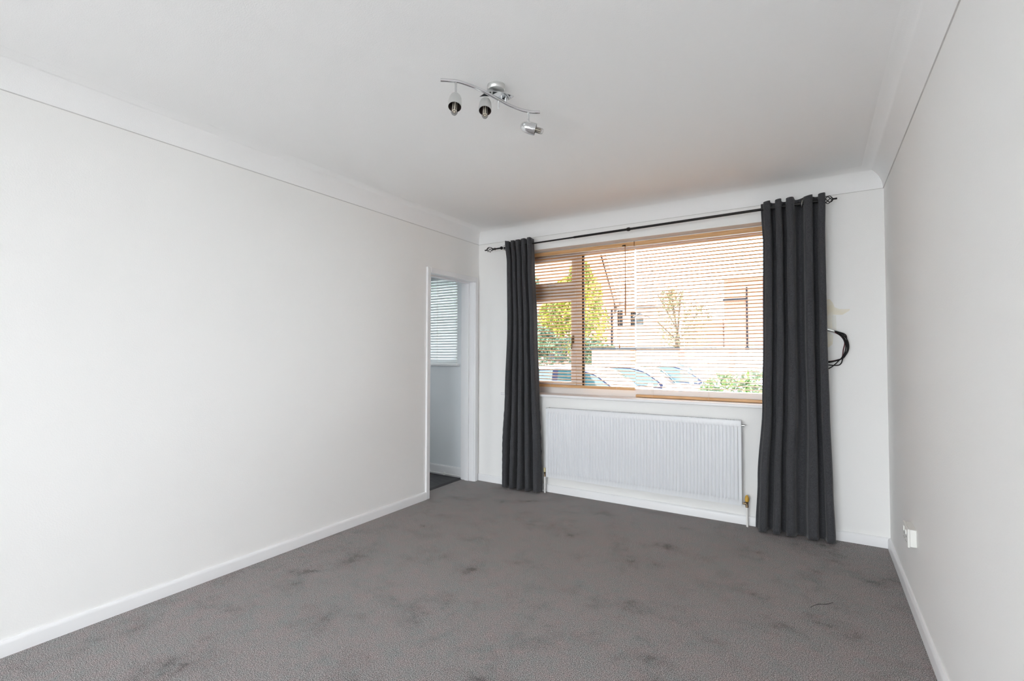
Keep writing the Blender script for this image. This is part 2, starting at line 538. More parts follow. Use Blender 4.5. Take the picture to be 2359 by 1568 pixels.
# ------------------------------------------------------------------ main window
FY0, FY1 = D + 0.172, D + 0.240
GY = D + 0.205
fr = MB()
fr.box(WX0, WX1, FY0, FY1, WZ0 + 0.02, 0.952)
fr.box(WX0, WX1, FY0, FY1, 2.165, WZ1)
fr.box(WX0, 0.408, FY0, FY1, 0.952, 2.165)
fr.box(2.690, WX1, FY0, FY1, 0.952, 2.165)
fr.box(0.985, 1.045, FY0, FY1, 0.952, 2.165)
fr.box(0.408, 0.985, FY0, FY1, 1.800, 1.885)
w1 = fr.build('window_1', 'frame', bevel=0.004)
struct(w1, 'large white framed window with wood blinds', 'window')


def sash(x0, x1, z0, z1, t, name):
    m = MB()
    y0, y1 = FY0 - 0.012, FY1 - 0.008
    m.box(x0, x1, y0, y1, z0, z0 + t).box(x0, x1, y0, y1, z1 - t, z1)
    m.box(x0, x0 + t, y0, y1, z0 + t, z1 - t).box(x1 - t, x1, y0, y1, z0 + t, z1 - t)
    o = m.build(name, 'frame', w1, bevel=0.004)
    box(x0 + t - 0.003, x1 - t + 0.003, GY - 0.003, GY + 0.003, z0 + t - 0.003, z1 - t + 0.003).build('glass_pane', 'glass', o)
    return o


s1 = sash(0.400, 0.992, 0.945, 1.806, 0.052, 'casement_sash')
s2 = sash(0.400, 0.992, 1.878, 2.172, 0.045, 'fanlight_sash')
box(1.043, 2.692, GY - 0.003, GY + 0.003, 0.950, 2.167).build('glass_pane', 'glass', w1)
box(1.046, 1.064, FY0 + 0.004, FY0 + 0.03, 0.952, 2.165).build('gasket', 'rubber', w1)
# casement handle and fanlight stay
MB().box(0.956, 0.974, FY0 - 0.020, FY0 - 0.011, 1.355, 1.425).tube([(0.965, FY0 - 0.022, 1.40), (0.965, FY0 - 0.045, 1.395), (0.962, FY0 - 0.048, 1.30)], 0.006).build('window_handle', 'brass', s1, smooth=True)
MB().box(0.70, 0.78, FY0 - 0.022, FY0 - 0.012, 1.893, 1.905).tube([(0.715, FY0 - 0.014, 1.9), (0.715, FY0 - 0.04, 1.9)], 0.006).build('window_stay', 'nickel', s2, smooth=True)
# sill board
sl = MB().box(WX0, WX1, D - 0.001, FY0 + 0.004, 0.8605, 0.884).box(0.283, 2.84, D - 0.034, D + 0.0, 0.8605, 0.884)
sill = sl.build('window_sill', 'gloss', w1, bevel=0.006, seg=3)

# ------------------------------------------------------------------ hall window
fr = MB()
y0, y1 = D + 0.17, D + 0.23
fr.box(HX0, HX1, y0, y1, HZ0 + 0.025, HZ0 + 0.08).box(HX0, HX1, y0, y1, HZ1 - 0.055, HZ1)
fr.box(HX0, HX0 + 0.055, y0, y1, HZ0 + 0.08, HZ1 - 0.055).box(HX1 - 0.055, HX1, y0, y1, HZ0 + 0.08, HZ1 - 0.055)
w2 = fr.build('window_2', 'frame', bevel=0.004)
struct(w2, 'small hall window behind a white slatted blind', 'window')
box(HX0 + 0.05, HX1 - 0.05, D + 0.197, D + 0.203, HZ0 + 0.07, HZ1 - 0.05).build('glass_pane', 'glass', w2)
MB().box(HX0, HX1, D - 0.001, y0 + 0.01, HZ0 + 0.002, HZ0 + 0.026).box(HX0 - 0.04, -0.236, D - 0.035, D, HZ0 + 0.002, HZ0 + 0.026).build('window_sill', 'gloss', w2, bevel=0.006, seg=3)

# unseen side window, added to brighten the hall
fr = MB()
fr.box(-2.33, -2.27, 2.55, 3.05, 0.90, 0.95).box(-2.33, -2.27, 2.55, 3.05, 1.85, 1.90)
for y in (2.55, 3.0):
    fr.box(-2.33, -2.27, y, y + 0.05, 0.95, 1.85)
w4 = fr.build('added_window_4', 'frame', bevel=0.004)
struct(w4, 'unseen side window added to brighten the hall', 'window')
box(-2.303, -2.297, 2.59, 3.01, 0.94, 1.86).build('glass_pane', 'glass', w4)

# ------------------------------------------------------------------ unseen glazed doors added behind the camera to let in fill daylight
fr = MB()
yb0, yb1 = YB - 0.17, YB - 0.11
fr.box(0.3, 3.10, yb0, yb1, 0.02, 0.09).box(0.3, 3.10, yb0, yb1, 2.19, 2.26)
for x in (0.3, 1.665, 3.03):
    fr.box(x, x + 0.07, yb0, yb1, 0.09, 2.19)
w3 = fr.build('added_window_3', 'frame', bevel=0.004)
struct(w3, 'unseen white framed doors added behind the camera for daylight', 'window')
for x0, x1 in ((0.365, 1.67), (1.73, 3.035)):
    box(x0, x1, YB - 0.143, YB - 0.137, 0.085, 2.195).build('glass_pane', 'glass', w3)

# ------------------------------------------------------------------ blinds


def blind(x0, x1, yc, z_top, z_rail, zr_h, m, sw, pitch, tilt, label, group, lad, hr_h, zs0, zs1, sth=0.0023, curve=0.0012, extra_stack=0, wand=None, cord=None):
    b = empty('venetian_blind', ((x0 + x1) / 2, yc, z_top), label, 'blind', group)
    hr = MB().box(x0, x1, yc - 0.024, yc + 0.022, z_top - hr_h, z_top)
    h = hr.build('headrail', m, b, bevel=0.002)
    e = MB().box(x0, x1, yc - 0.0255, yc - 0.022, z_top - 0.003, z_top + 0.0015).box(x0, x1, yc - 0.0255, yc - 0.022, z_top - hr_h - 0.003, z_top - hr_h + 0.0015)
    e.build('headrail_edging', 'nickel', h)
    s = MB()
    n = int(round((zs1 - zs0) / pitch))
    zl = [zs0 + (zs1 - zs0) * k / n for k in range(n + 1)]
    rr = random.Random(int(x0 * 100))
    for z in zl:
        tl = tilt + rr.uniform(-0.015, 0.015)
        dz = rr.uniform(-0.0012, 0.0012)
        vs = []
        for x in (x0 + 0.004, x1 - 0.004):
            for sgn in (0.5, -0.5):
                for q in (-1, -0.5, 0, 0.5, 1):
                    c = curve * 4 * (1 - q * q)
                    yy, zz = q * sw / 2, c + sgn * sth
                    vs.append((x, yc + yy * cos(tl) - zz * sin(tl), z + dz + yy * sin(tl) + zz * cos(tl)))
        # vs: 2 ends x (5 top + 5 bottom)
        fs = []
        for k in range(4):
            fs.append((k, k + 1, 10 + k + 1, 10 + k))
            fs.append((5 + k, 10 + 5 + k, 10 + 5 + k + 1, 5 + k + 1))
            fs.append((k, 5 + k, 5 + k + 1, k + 1))
            fs.append((10 + k, 10 + k + 1, 15 + k + 1, 15 + k))
        fs += [(0, 10, 15, 5), (4, 9, 19, 14)]
        s.add(vs, fs)
    s.build('slats', m, b)
    box(x0 + 0.002, x1 - 0.002, yc - sw / 2, yc + sw / 2, z_rail, z_rail + zr_h).build('bottom_rail', m, b, bevel=0.004)
    for x in lad:
        l = MB()
        for yy in (-sw / 2 - 0.0015, sw / 2 + 0.0015):
            l.tube([(x, yc + yy, z_top - hr_h), (x, yc + yy, z_rail + 0.004)], 0.0008, 6)
        l.build('ladder_cord', 'cord', b)
    if wand:
        wx, z1, z2, z3 = wand
        hook = MB().tube([(wx - 0.03, yc - 0.026, z1 + 0.012), (wx, yc - 0.038, z1 + 0.012), (wx, yc - 0.040, z1)], 0.004)
        hook.build('tilt_hook', 'black', b, smooth=True)
        MB().tube([(wx, yc - 0.040, z1), (wx, yc - 0.040, z2)], 0.0036).tube([(wx, yc - 0.040, z2), (wx, yc - 0.040, z3)], 0.0065).build('wand', 'wooddk', b, smooth=True)
    if cord:
        cx, z1, z2 = cord
        MB().tube([(cx, yc - 0.03, z1), (cx + 0.004, yc - 0.032, z2)], 0.0009, 6).tube([(cx + 0.004, yc - 0.03, z1), (cx + 0.005, yc - 0.032, z2)], 0.0009, 6).build('lift_cord', 'cord', b)
        MB().lathe([(0.001, 0.002), (0.004, 0), (0.0055, -0.014), (0.0065, -0.03), (0.001, -0.031)], (cx + 0.004, yc - 0.032, z2), (0, 0, 1), 12).build('cord_tassel', 'wooddk', b, smooth=True)
    return b


blind(0.372, 1.556, D + 0.136, 2.2245, 0.943, 0.024, 'wood', 0.035, 0.0300, rad(-6.5),
      'wood slat venetian blind at the left, bottom rail hanging above the sill', None,
      (0.50, 0.745, 1.395), 0.040, 0.985, 2.160, wand=(1.485, 2.185, 1.865, 1.588), cord=(1.424, 2.19, 1.335))
blind(1.561, 2.728, D + 0.136, 2.2245, 0.886, 0.022, 'wood', 0.035, 0.0290, rad(-2.5),
      'wood slat venetian blind at the right, bottom rail resting on the sill', None,
      (1.705, 2.15, 2.60), 0.042, 0.975, 2.160)
blind(-1.33, -0.292, D + 0.09, 2.115, 1.155, 0.020, 'blindw', 0.036, 0.0290, rad(50),
      'white slatted blind at the hall window, seen through the doorway', None,
      (-1.2, -0.60, -0.335), 0.040, 1.190, 2.06)

# ------------------------------------------------------------------ curtain pole
YR = D - 0.100


def zr(x):
    return 2.2625 + (x - 0.142) * 0.0122


rod = empty('curtain_pole', (1.58, YR, zr(1.58)), 'black metal curtain pole with twisted cage finials above the window', 'curtain pole')
MB().tube([(0.255, YR, zr(0.255)), (1.10, YR, zr(1.10))], 0.0070, 14).build('pole_rod', 'black', rod, smooth=True)
MB().tube([(1.09, YR, zr(1.09)), (2.935, YR, zr(2.935))], 0.0095, 14).build('pole_rod', 'black', rod, smooth=True)
MB().lathe([(0.009, -0.016), (0.0125, -0.014), (0.0155, -0.004), (0.0155, 0.004), (0.0125, 0.014), (0.009, 0.016)], (1.58, YR, zr(1.58)), (1, 0, 0.012)).build('joint_collar', 'black', rod, smooth=True)


def finial(xs, sgn, L, name='finial'):
    m = MB()
    ax = (sgn, 0, 0.012 * sgn)
    z0 = zr(xs)
    m.lathe([(0.007, -0.03), (0.011, -0.028), (0.011, -0.018), (0.007, -0.015), (0.010, -0.004), (0.0115, 0.0), (0.006, 0.006)], (xs, YR, z0), ax, 16)
    for k in range(5):
        pts = []
        for i in range(17):
            t = i / 16
            r = 0.004 + 0.0215 * sin(pi * t) ** 0.8
            a = 2 * pi * k / 5 + 2.6 * t
            pts.append((xs + sgn * (0.004 + t * L), YR + r * cos(a), z0 + r * sin(a)))
        m.tube(pts, 0.0026, 7)
    m.lathe([(0.004, L - 0.004), (0.0075, L), (0.006, L + 0.008), (0.0065, L + 0.026), (0.001, L + 0.028)], (xs, YR, z0), ax, 12)
    m.build(name, 'black', rod, smooth=True)


finial(0.236, -1, 0.066)
finial(2.930, 1, 0.056)
for x in (0.335, 2.79, 1.60):
    br = MB().tube([(x, D, zr(x) + 0.004), (x, YR + 0.010, zr(x) + 0.004)], 0.0055)
    br.lathe([(0.0, 0.0), (0.020, 0.0), (0.020, 0.005), (0.012, 0.009), (0.0, 0.009)], (x, D, zr(x) + 0.004), (0, -1, 0), 18)
    br.lathe([(0.011, -0.007), (0.0145, -0.007), (0.0145, 0.007), (0.011, 0.007)], (x, YR, zr(x)), (1, 0, 0), 18)
    if x != 1.60:
        br.build('bracket', 'black', rod, smooth=True)

# ------------------------------------------------------------------ curtains


def curtain(label, keys, lobes, amp, seed, eyes):
    """keys: (z, xL, xR) bottom to top; lobes: fractions where a fold bulges into the room"""
    zs = [k[0] for k in keys]
    NU, NV = 220, 90
    rr = random.Random(seed)
    ph = [rr.uniform(0, 6.28) for _ in range(12)]
    # phase knots: back edge, then front lobe / back valley alternately
    kn = [(0.0, -pi)]
    for i, c in enumerate(lobes):
        kn.append((c, 2 * pi * i))
        nx = (c + lobes[i + 1]) / 2 if i + 1 < len(lobes) else 1.0
        kn.append((nx, 2 * pi * i + pi * (1 if i + 1 < len(lobes) else 0.75)))
    def phase(u):
        for (a, p), (b, q) in zip(kn, kn[1:]):
            if u <= b:
                return p + (q - p) * (u - a) / max(b - a, 1e-6)
        return kn[-1][1]
    def edges(z):
        if z <= zs[0]: return keys[0][1:3]
        for (a, b) in zip(keys, keys[1:]):
            if z <= b[0]:
                t = (z - a[0]) / (b[0] - a[0]); t = t * t * (3 - 2 * t)
                return (a[1] + (b[1] - a[1]) * t, a[2] + (b[2] - a[2]) * t)
        return keys[-1][1:3]
    vs, fs = [], []
    z0, z1 = keys[0][0], keys[-1][0]
    for j in range(NV + 1):
        t = j / NV
        zb = z0 + (z1 - z0) * t
        for i in range(NU + 1):
            u = i / NU
            zt = 0.004 * sin(u * 40 + ph[0]) * (t > 0.97) 
            z = zb + zt + 0.010 * (1 - t) ** 6 * (1 + sin(phase(u) + 1.0)) * 0.5
            xl, xr = edges(zb)
            uu = u + (0.010 * sin(3.1 * zb + ph[1] + 7 * u) + 0.008 * sin(5.7 * zb + ph[2] + 11 * u)) * (1 - t) * (u * (1 - u) * 4)
            p = phase(u)
            x = xl + (xr - xl) * uu + 0.008 * sin(2 * p) 
            A = amp * (1.0 + 0.25 * (1 - t) + 0.16 * sin(2.3 * zb + ph[3] + 5 * u))
            f = 1 - 2 * ((1 - cos(p)) / 2) ** 1.25
            y = YR - A * f * (0.95 if f > 0 else 1.05)
            # creases in the lower part
            low = max(0, min(1, (1.0 - zb) / 0.5)) * max(0, min(1, zb / 0.25))
            y += low * 0.0045 * (sin(55 * zb + 38 * u + ph[4]) * max(0, sin(9 * u + ph[5] + 4 * zb)) + 0.6 * sin(90 * zb - 50 * u + ph[6]) * max(0, sin(13 * u + ph[7])))
            vs.append((x, y, z))
    n = NU + 1
    for j in range(NV):
        for i in range(NU):
            a = j * n + i
            fs.append((a, a + 1, a + n + 1, a + n))
    cx = (keys[-1][1] + keys[-1][2]) / 2
    root = empty('curtain', (cx, YR, 0.0), label, 'curtain', 'curtain panels at the window')
    cl = MB().add(vs, fs).build('curtain_panel', 'curtain', root, smooth=True)
    sol = cl.modifiers.new('thickness', 'SOLIDIFY'); sol.thickness = 0.0025; sol.offset = 0
    xl, xr = keys[-1][1:3]
    for u in eyes:
        x = xl + (xr - xl) * u
        z = zr(x)
        m = MB()
        pts = [(x + 0.004 * cos(a), YR + 0.022 * sin(a), z + 0.022 * cos(a)) for a in [2 * pi * k / 20 for k in range(21)]]
        m.tube(pts, 0.0024, 8, caps=False)
        m.build('eyelet', 'nickel', root, smooth=True)
    return root


def mids(lobes):
    out = [lobes[0] / 2]
    for a, b in zip(lobes, lobes[1:]):
        out += [a + (b - a) * 0.25, a + (b - a) * 0.75]
    return out


LR = [0.11, 0.285, 0.45, 0.745, 0.925]
curtain('charcoal eyelet curtain to the right of the window, wider panel beside the cables',
        [(0.006, 2.492, 2.982), (0.35, 2.508, 2.972), (0.9, 2.545, 2.960), (1.4, 2.556, 2.953), (2.05, 2.562, 2.950), (2.338, 2.552, 2.955)],
        LR, 0.040, 4, [0.64])
LL = [0.17, 0.35, 0.52, 0.70, 0.90]
curtain('charcoal eyelet curtain to the left of the window, near the doorway',
        [(0.008, 0.322, 0.768), (0.35, 0.330, 0.762), (0.9, 0.362, 0.738), (1.5, 0.389, 0.716), (2.1, 0.382, 0.690), (2.318, 0.358, 0.684)],
        LL, 0.038, 9, [0.04])

# ------------------------------------------------------------------ radiator
RX0, RX1, RZ0, RZ1, RYF = 0.798, 2.404, 0.150, 0.765, D - 0.072
rd = empty('radiator', ((RX0 + RX1) / 2, D - 0.04, RZ0), 'white fluted panel radiator on the wall under the window', 'radiator')
NF = 61
XM = 0.018
fx = []
seg_w = (RX1 - RX0 - 2 * XM) / NF
cols = [(RX0, 0), (RX0 + XM, 0)]
for k in range(NF):
    a = RX0 + XM + k * seg_w
    for q, d in ((0.12, 0), (0.26, 0.6), (0.40, 1), (0.74, 1), (0.88, 0.6), (1.0, 0)):
        cols.append((a + q * seg_w, d))
cols.append((RX1, 0))
rows = [(RZ0, 0), (RZ0 + 0.036, 0), (RZ0 + 0.044, 0.7), (RZ0 + 0.052, 1), (RZ1 - 0.050, 1), (RZ1 - 0.042, 0.7), (RZ1 - 0.034, 0), (RZ1, 0)]
vs = [(x, RYF + 0.0055 - 0.0055 * (0 if (d * e) > 0 else 1) * 1 + 0.0050 * (1 - d * e) * 0 + (0.0055 * (d * e) - 0.0055 if d * e > 0 else 0), z) for (z, e) in rows for (x, d) in cols]
vs = [(x, RYF - 0.0085 * d * e, z) for (z, e) in rows for (x, d) in cols]
nc = len(cols)
fs = [(j * nc + i, j * nc + i + 1, (j + 1) * nc + i + 1, (j + 1) * nc + i) for j in range(len(rows) - 1) for i in range(nc - 1)]
rp = MB().add(vs, fs)
# returned edges of the pressed front
rp.box(RX0, RX1, RYF + 0.0008, RYF + 0.0135, RZ0, RZ0 + 0.003).box(RX0, RX1, RYF + 0.0008, RYF + 0.0135, RZ1 - 0.003, RZ1)
rp.box(RX0, RX0 + 0.003, RYF + 0.0008, RYF + 0.0135, RZ0, RZ1).box(RX1 - 0.003, RX1, RYF + 0.0008, RYF + 0.0135, RZ0, RZ1)
rp.build('front_panel', 'rad', rd, smooth=True)
cvb = MB()
k = 0
while RX0 + 0.02 + k * 0.012 < RX1 - 0.02:
    x = RX0 + 0.02 + k * 0.012
    cvb.box(x, x + 0.002, RYF + 0.012, D - 0.024, RZ0 + 0.03, RZ1 - 0.006)
    k += 1
cvb.box(RX0 + 0.01, RX1 - 0.01, RYF + 0.009, RYF + 0.013, RZ0 + 0.01, RZ1 - 0.01)
cvb.build('convector_fins', 'rad', rd)
tg = MB().box(RX0 + 0.002, RX1 - 0.002, RYF + 0.012, RYF + 0.017, RZ1 - 0.002, RZ1 + 0.002).box(RX0 + 0.002, RX1 - 0.002, D - 0.026, D - 0.020, RZ1 - 0.002, RZ1 + 0.002)
gx = RX0 + 0.002
while gx < RX1 - 0.01:
    tg.box(gx, gx + 0.006, RYF + 0.017, D - 0.026, RZ1 - 0.001, RZ1 + 0.002)
    gx += 0.014
tg.build('top_grille', 'rad', rd)
sp = MB().box(RX0 - 0.001, RX0 + 0.001, RYF + 0.0012, D - 0.020, RZ0 + 0.006, RZ1 + 0.002)
sp.build('side_cover', 'rad', rd)
MB().box(RX1 - 0.001, RX1 + 0.002, RYF + 0.0012, D - 0.020, RZ0 + 0.006, RZ1 + 0.002).build('side_cover', 'rad', rd)
for x in (1.05, 2.15):
    box(x - 0.015, x + 0.015, D - 0.030, D - 0.001, RZ0 + 0.08, RZ1 - 0.08).build('wall_bracket', 'rad', rd)
box(RX0 + 0.010, RX0 + 0.028, RYF + 0.010, RYF + 0.03, RZ1 - 0.001, RZ1 + 0.006).build('top_clip', 'crack', rd)
MB().lathe([(0.0, 0), (0.006, 0), (0.006, 0.012), (0.009, 0.013), (0.009, 0.020), (0.004, 0.021), (0.004, 0.026), (0, 0.026)], (RX1 + 0.002, RYF + 0.022, RZ1 - 0.035), (1, 0, 0), 14).build('bleed_valve', 'nickel', rd, smooth=True)


def valve(x, sgn, z, cap, capprof, yv):
    v = MB()
    v.lathe([(0.0, 0), (0.008, 0), (0.008, 0.012), (0.012, 0.013), (0.012, 0.022), (0.008, 0.024), (0.0, 0.024)], (x - sgn * 0.026, yv, z), (sgn, 0, 0), 12)
    v.lathe([(0.0, -0.026), (0.010, -0.026), (0.010, -0.012), (0.0085, -0.010), (0.0085, 0.010), (0.0095, 0.012), (0.0095, 0.020), (0.0, 0.020)], (x, yv, z), (0, 0, 1), 12)
    o = v.build('valve', 'brass', rd, smooth=True)
    MB().lathe(capprof, (x, yv, z + 0.016), (0, 0, 1), 16).build('valve_cap', cap, o, smooth=True)
    MB().tube([(x, yv, z - 0.026), (x + 0.001, yv, -0.01)], 0.0075, 12).build('feed_pipe', 'pipe', rd, smooth=True)


valve(0.776, -1, 0.172, 'cream', [(0, 0), (0.011, 0), (0.0115, 0.034), (0.0, 0.035)], D - 0.050)
valve(2.437, 1, 0.165, 'amber', [(0, 0), (0.012, 0), (0.0145, 0.014), (0.0135, 0.028), (0.008, 0.043), (0.0, 0.048)], D - 0.050)

# ------------------------------------------------------------------ socket on right wall
sx = W - 0.030
so = empty('power_socket', (W, 3.085, 0.375), 'white surface box socket low on the right wall above the skirting', 'socket')
box(sx + 0.004, W, 3.013, 3.157, 0.334, 0.416).build('back_box', 'plastic', so, bevel=0.003)
fp = box(sx - 0.005, sx + 0.004, 3.010, 3.160, 0.331, 0.419).build('face_plate', 'plastic', so, bevel=0.003)
for y in (3.052, 3.118):
    box(sx - 0.009, sx - 0.005, y - 0.007, y + 0.007, 0.383, 0.405).build('rocker_switch', 'plastic', so, bevel=0.001)
    hole = MB().box(sx - 0.0056, sx - 0.0048, y - 0.003, y + 0.003, 0.367, 0.375).box(sx - 0.0056, sx - 0.0048, y - 0.014, y - 0.008, 0.348, 0.352).box(sx - 0.0056, sx - 0.0048, y + 0.008, y + 0.014, 0.348, 0.352)
    hole.build('pin_slots', 'rubber', so)

# ------------------------------------------------------------------ taped cable loop by the right curtain
def P(x, z, d=0.012):
    return (x, D - d, z)


tp = empty('wall_patch', (2.98, D, 1.50), 'cream torn masking tape patch on the wall beside the right curtain', 'tape')
MB().prism([(2.905, 1.415), (2.983, 1.418), (2.983, 1.525), (3.035, 1.522), (3.074, 1.548), (3.078, 1.560), (3.02, 1.562), (2.992, 1.575), (2.982, 1.605), (2.965, 1.632), (2.905, 1.632)], 1, D - 0.0025, D).build('tape_upper', 'tape', tp)
MB().prism([(2.905, 1.30), (2.955, 1.302), (2.976, 1.322), (2.982, 1.385), (2.960, 1.402), (2.905, 1.405)], 1, D - 0.0022, D).build('tape_lower', 'tape', tp)
MB().prism([(2.975, 1.418), (3.000, 1.420), (2.999, 1.520), (2.975, 1.520)], 1, D - 0.0032, D).build('filler_strip', 'tapepale', tp)
cb = empty('cable_bundle', (2.98, D - 0.02, 1.41), 'loop of loose black and dark red cables hanging by the right curtain', 'cable')
MB().tube([P(2.90, 1.432, 0.03), P(2.945, 1.425, 0.030), P(2.990, 1.410, 0.026)], [0.011, 0.012, 0.012], 12).build('cable_sleeve', 'nickel', cb, smooth=True)


def spline(pts, n=10):
    out = []
    q = [Vector(p) for p in pts]
    q = [q[0] * 2 - q[1]] + q + [q[-1] * 2 - q[-2]]
    for i in range(1, len(q) - 2):
        for k in range(n):
            t = k / n
            a, b, c, d = q[i - 1], q[i], q[i + 1], q[i + 2]
            out.append(0.5 * ((2 * b) + (c - a) * t + (2 * a - 5 * b + 4 * c - d) * t * t + (3 * b - a - 3 * c + d) * t ** 3))
    out.append(q[-2])
    return out


loops = [
    ('black', 0.0042, [P(2.985, 1.414, 0.03), P(3.030, 1.392, 0.035), P(3.058, 1.350, 0.03), P(3.066, 1.300, 0.025), P(3.052, 1.255, 0.02), P(3.020, 1.220, 0.018), P(2.975, 1.205, 0.02), P(2.93, 1.203, 0.024)]),
    ('black', 0.0040, [P(2.985, 1.410, 0.03), P(3.020, 1.390, 0.03), P(3.045, 1.355, 0.04), P(3.058, 1.290, 0.033), P(3.040, 1.235, 0.028), P(3.005, 1.215, 0.024), P(2.96, 1.200, 0.022), P(2.92, 1.197, 0.02)]),
    ('redwire', 0.0032, [P(2.985, 1.406, 0.025), P(3.022, 1.378, 0.022), P(3.044, 1.335, 0.02), P(3.036, 1.285, 0.018), P(3.028, 1.232, 0.02), P(3.005, 1.217, 0.018), P(2.96, 1.206, 0.015), P(2.92, 1.204, 0.015)]),
    ('black', 0.0036, [P(2.985, 1.412, 0.035), P(3.045, 1.388, 0.044), P(3.056, 1.345, 0.042), P(3.060, 1.290, 0.04), P(3.035, 1.235, 0.035), P(3.020, 1.190, 0.03), P(2.990, 1.178, 0.026), P(2.92, 1.184, 0.02)]),
    ('black', 0.0034, [P(2.985, 1.408, 0.02), P(3.03, 1.372, 0.03), P(3.05, 1.310, 0.026), P(3.038, 1.250, 0.022), P(3.000, 1.200, 0.03), P(2.965, 1.165, 0.026), P(2.92, 1.140, 0.02)]),
]
for mm, r, pts in loops:
    MB().tube(spline(pts), r, 8).build('cable', mm, cb, smooth=True)

# ------------------------------------------------------------------ ceiling spotlight bar
LZ = 2.420
lt = empty('ceiling_light', (1.640, 1.845, H), 'chrome S-shaped ceiling spotlight bar with three small bell lamps', 'ceiling light')
MB().lathe([(0, 0), (0.041, 0), (0.042, 0.005), (0.0405, 0.017), (0.037, 0.022), (0, 0.023)], (1.648, 1.845, H), (0, 0, -1), 32).build('ceiling_rose', 'nickel', lt, smooth=True)
pl = MB()
c0, ud, vd = Vector((1.640, 1.862)), Vector((0.66, 0.751)), Vector((0.751, -0.66))
NPp = 10
vs, fs = [], []
for i in range(NPp + 1):
    t = i / NPp * 2 - 1
    for s in (-1, 1):
        w = 0.024
        skew = 0.010 * s
        q = c0 + ud * (t * 0.066 + skew) + vd * (s * w)
        zz = 2.450 - 0.010 * t * t
        vs += [(q.x, q.y, zz), (q.x, q.y, zz - 0.003)]
for i in range(NPp):
    a, b = i * 4, (i + 1) * 4
    fs += [(a, b, b + 2, a + 2), (a + 1, a + 3, b + 3, b + 1), (a, a + 1, b + 1, b), (a + 2, b + 2, b + 3, a + 3)]
fs += [(0, 2, 3, 1), (NPp * 4, NPp * 4 + 1, NPp * 4 + 3, NPp * 4 + 2)]
pl.add(vs, fs).build('mounting_plate', 'chrome', lt, smooth=True)
bar_pts = [(1.528, 1.597), (1.556, 1.618), (1.585, 1.645), (1.612, 1.700), (1.634, 1.768), (1.648, 1.845), (1.665, 1.925), (1.690, 1.992), (1.722, 2.038), (1.756, 2.064)]
MB().tube(spline([(x, y, LZ) for x, y in bar_pts], 6), 0.0072, 14).build('bar', 'chrome', lt, smooth=True)
for (x, y) in ((1.632, 1.800), (1.640, 1.822), (1.654, 1.880), (1.660, 1.905)):
    MB().tube([(x, y, LZ), (x, y, 2.450)], 0.0035, 10).build('spacer_post', 'chrome', lt, smooth=True)


def spot(bx, by, stem_len, hc, axis, knob=None):
    """hc: centre of the closed end of the bell, axis: pointing out of the open end"""
    st_ = MB().tube([(bx, by, LZ), (bx, by, LZ - stem_len)], 0.0048, 12)
    if knob:
        st_.tube([(bx, by, LZ - stem_len), hc], 0.004, 10)
    st_.build('stem', 'chrome', lt, smooth=True)
    hd = MB()
    pr = [(0.0, 0.0), (0.006, 0.0005), (0.014, 0.005), (0.0215, 0.015), (0.0262, 0.029), (0.0282, 0.048), (0.0286, 0.074), (0.0272, 0.0745)]
    hd.lathe(pr, hc, axis, 32)
    h = hd.build('lamp_head', 'nickel' if axis[2] < -0.5 else 'chrome', lt, smooth=True)
    MB().lathe([(0.0272, 0.0744), (0.0270, 0.050), (0.0248, 0.031), (0.020, 0.017), (0.0, 0.008)], hc, axis, 32).build('lamp_lining', 'headin', h, smooth=True)
    a = Vector(axis).normalized()
    u = a.cross(Vector((0.3, 1, 0.2))).normalized(); w = a.cross(u)
    o = Vector(hc)
    MB().lathe([(0, 0.018), (0.0105, 0.018), (0.0105, 0.100), (0, 0.101)], hc, axis, 16).build('bulb', 'led', h, smooth=True)
    ch = MB()
    for k in range(7):
        q = 2 * pi * k / 7
        d = u * cos(q) + w * sin(q); e = a.cross(d)
        for j in range(11):
            c = o + a * (0.034 + j * 0.0062) + d * 0.0108
            vs = [c + e * sx_ * 0.0027 + a * sy * 0.0019 + d * sz * 0.0008 for sz in (-1, 1) for sy in (-1, 1) for sx_ in (-1, 1)]
            ch.add(vs, [(0, 2, 3, 1), (4, 5, 7, 6), (0, 1, 5, 4), (2, 6, 7, 3), (0, 4, 6, 2), (1, 3, 7, 5)])
        c = o + a * 0.1015 + d * 0.0068
        vs = [c + e * sx_ * 0.0018 + d * sy * 0.0015 + a * sz * 0.0008 for sz in (-1, 1) for sy in (-1, 1) for sx_ in (-1, 1)]
        ch.add(vs, [(0, 2, 3, 1), (4, 5, 7, 6), (0, 1, 5, 4), (2, 6, 7, 3), (0, 4, 6, 2), (1, 3, 7, 5)])
    ch.build('led_chips', 'ledchip', h)
    MB().lathe([(0.0140, 0.060), (0.0143, 0.104), (0.011, 0.111), (0.0, 0.114)], hc, axis, 20).build('bulb_cover', 'bulbglass', h, smooth=True)


spot(1.578, 1.638, 0.062, (1.578, 1.638, LZ - 0.055), (0.16, -0.30, -0.94))
spot(1.650, 1.862, 0.040, (1.620, 1.800, LZ - 0.014), (0.18, -0.30, -0.93))
spot(1.712, 2.030, 0.052, (1.684, 2.002, LZ - 0.072), (0.80, 0.50, -0.26))

# thin dark thread on the carpet
th = MB().tube(spline([(2.838, 2.872, 0.003), (2.856, 2.905, 0.004), (2.875, 2.926, 0.005), (2.905, 2.950, 0.003), (2.935, 2.985, 0.004)], 8), 0.0011, 6)
tag(th.build('loose_thread', 'rubber', origin=(2.88, 2.93, 0.0)), 'short dark thread lying on the carpet at right', 'thread')

# ------------------------------------------------------------------ outside: shrubs and trees


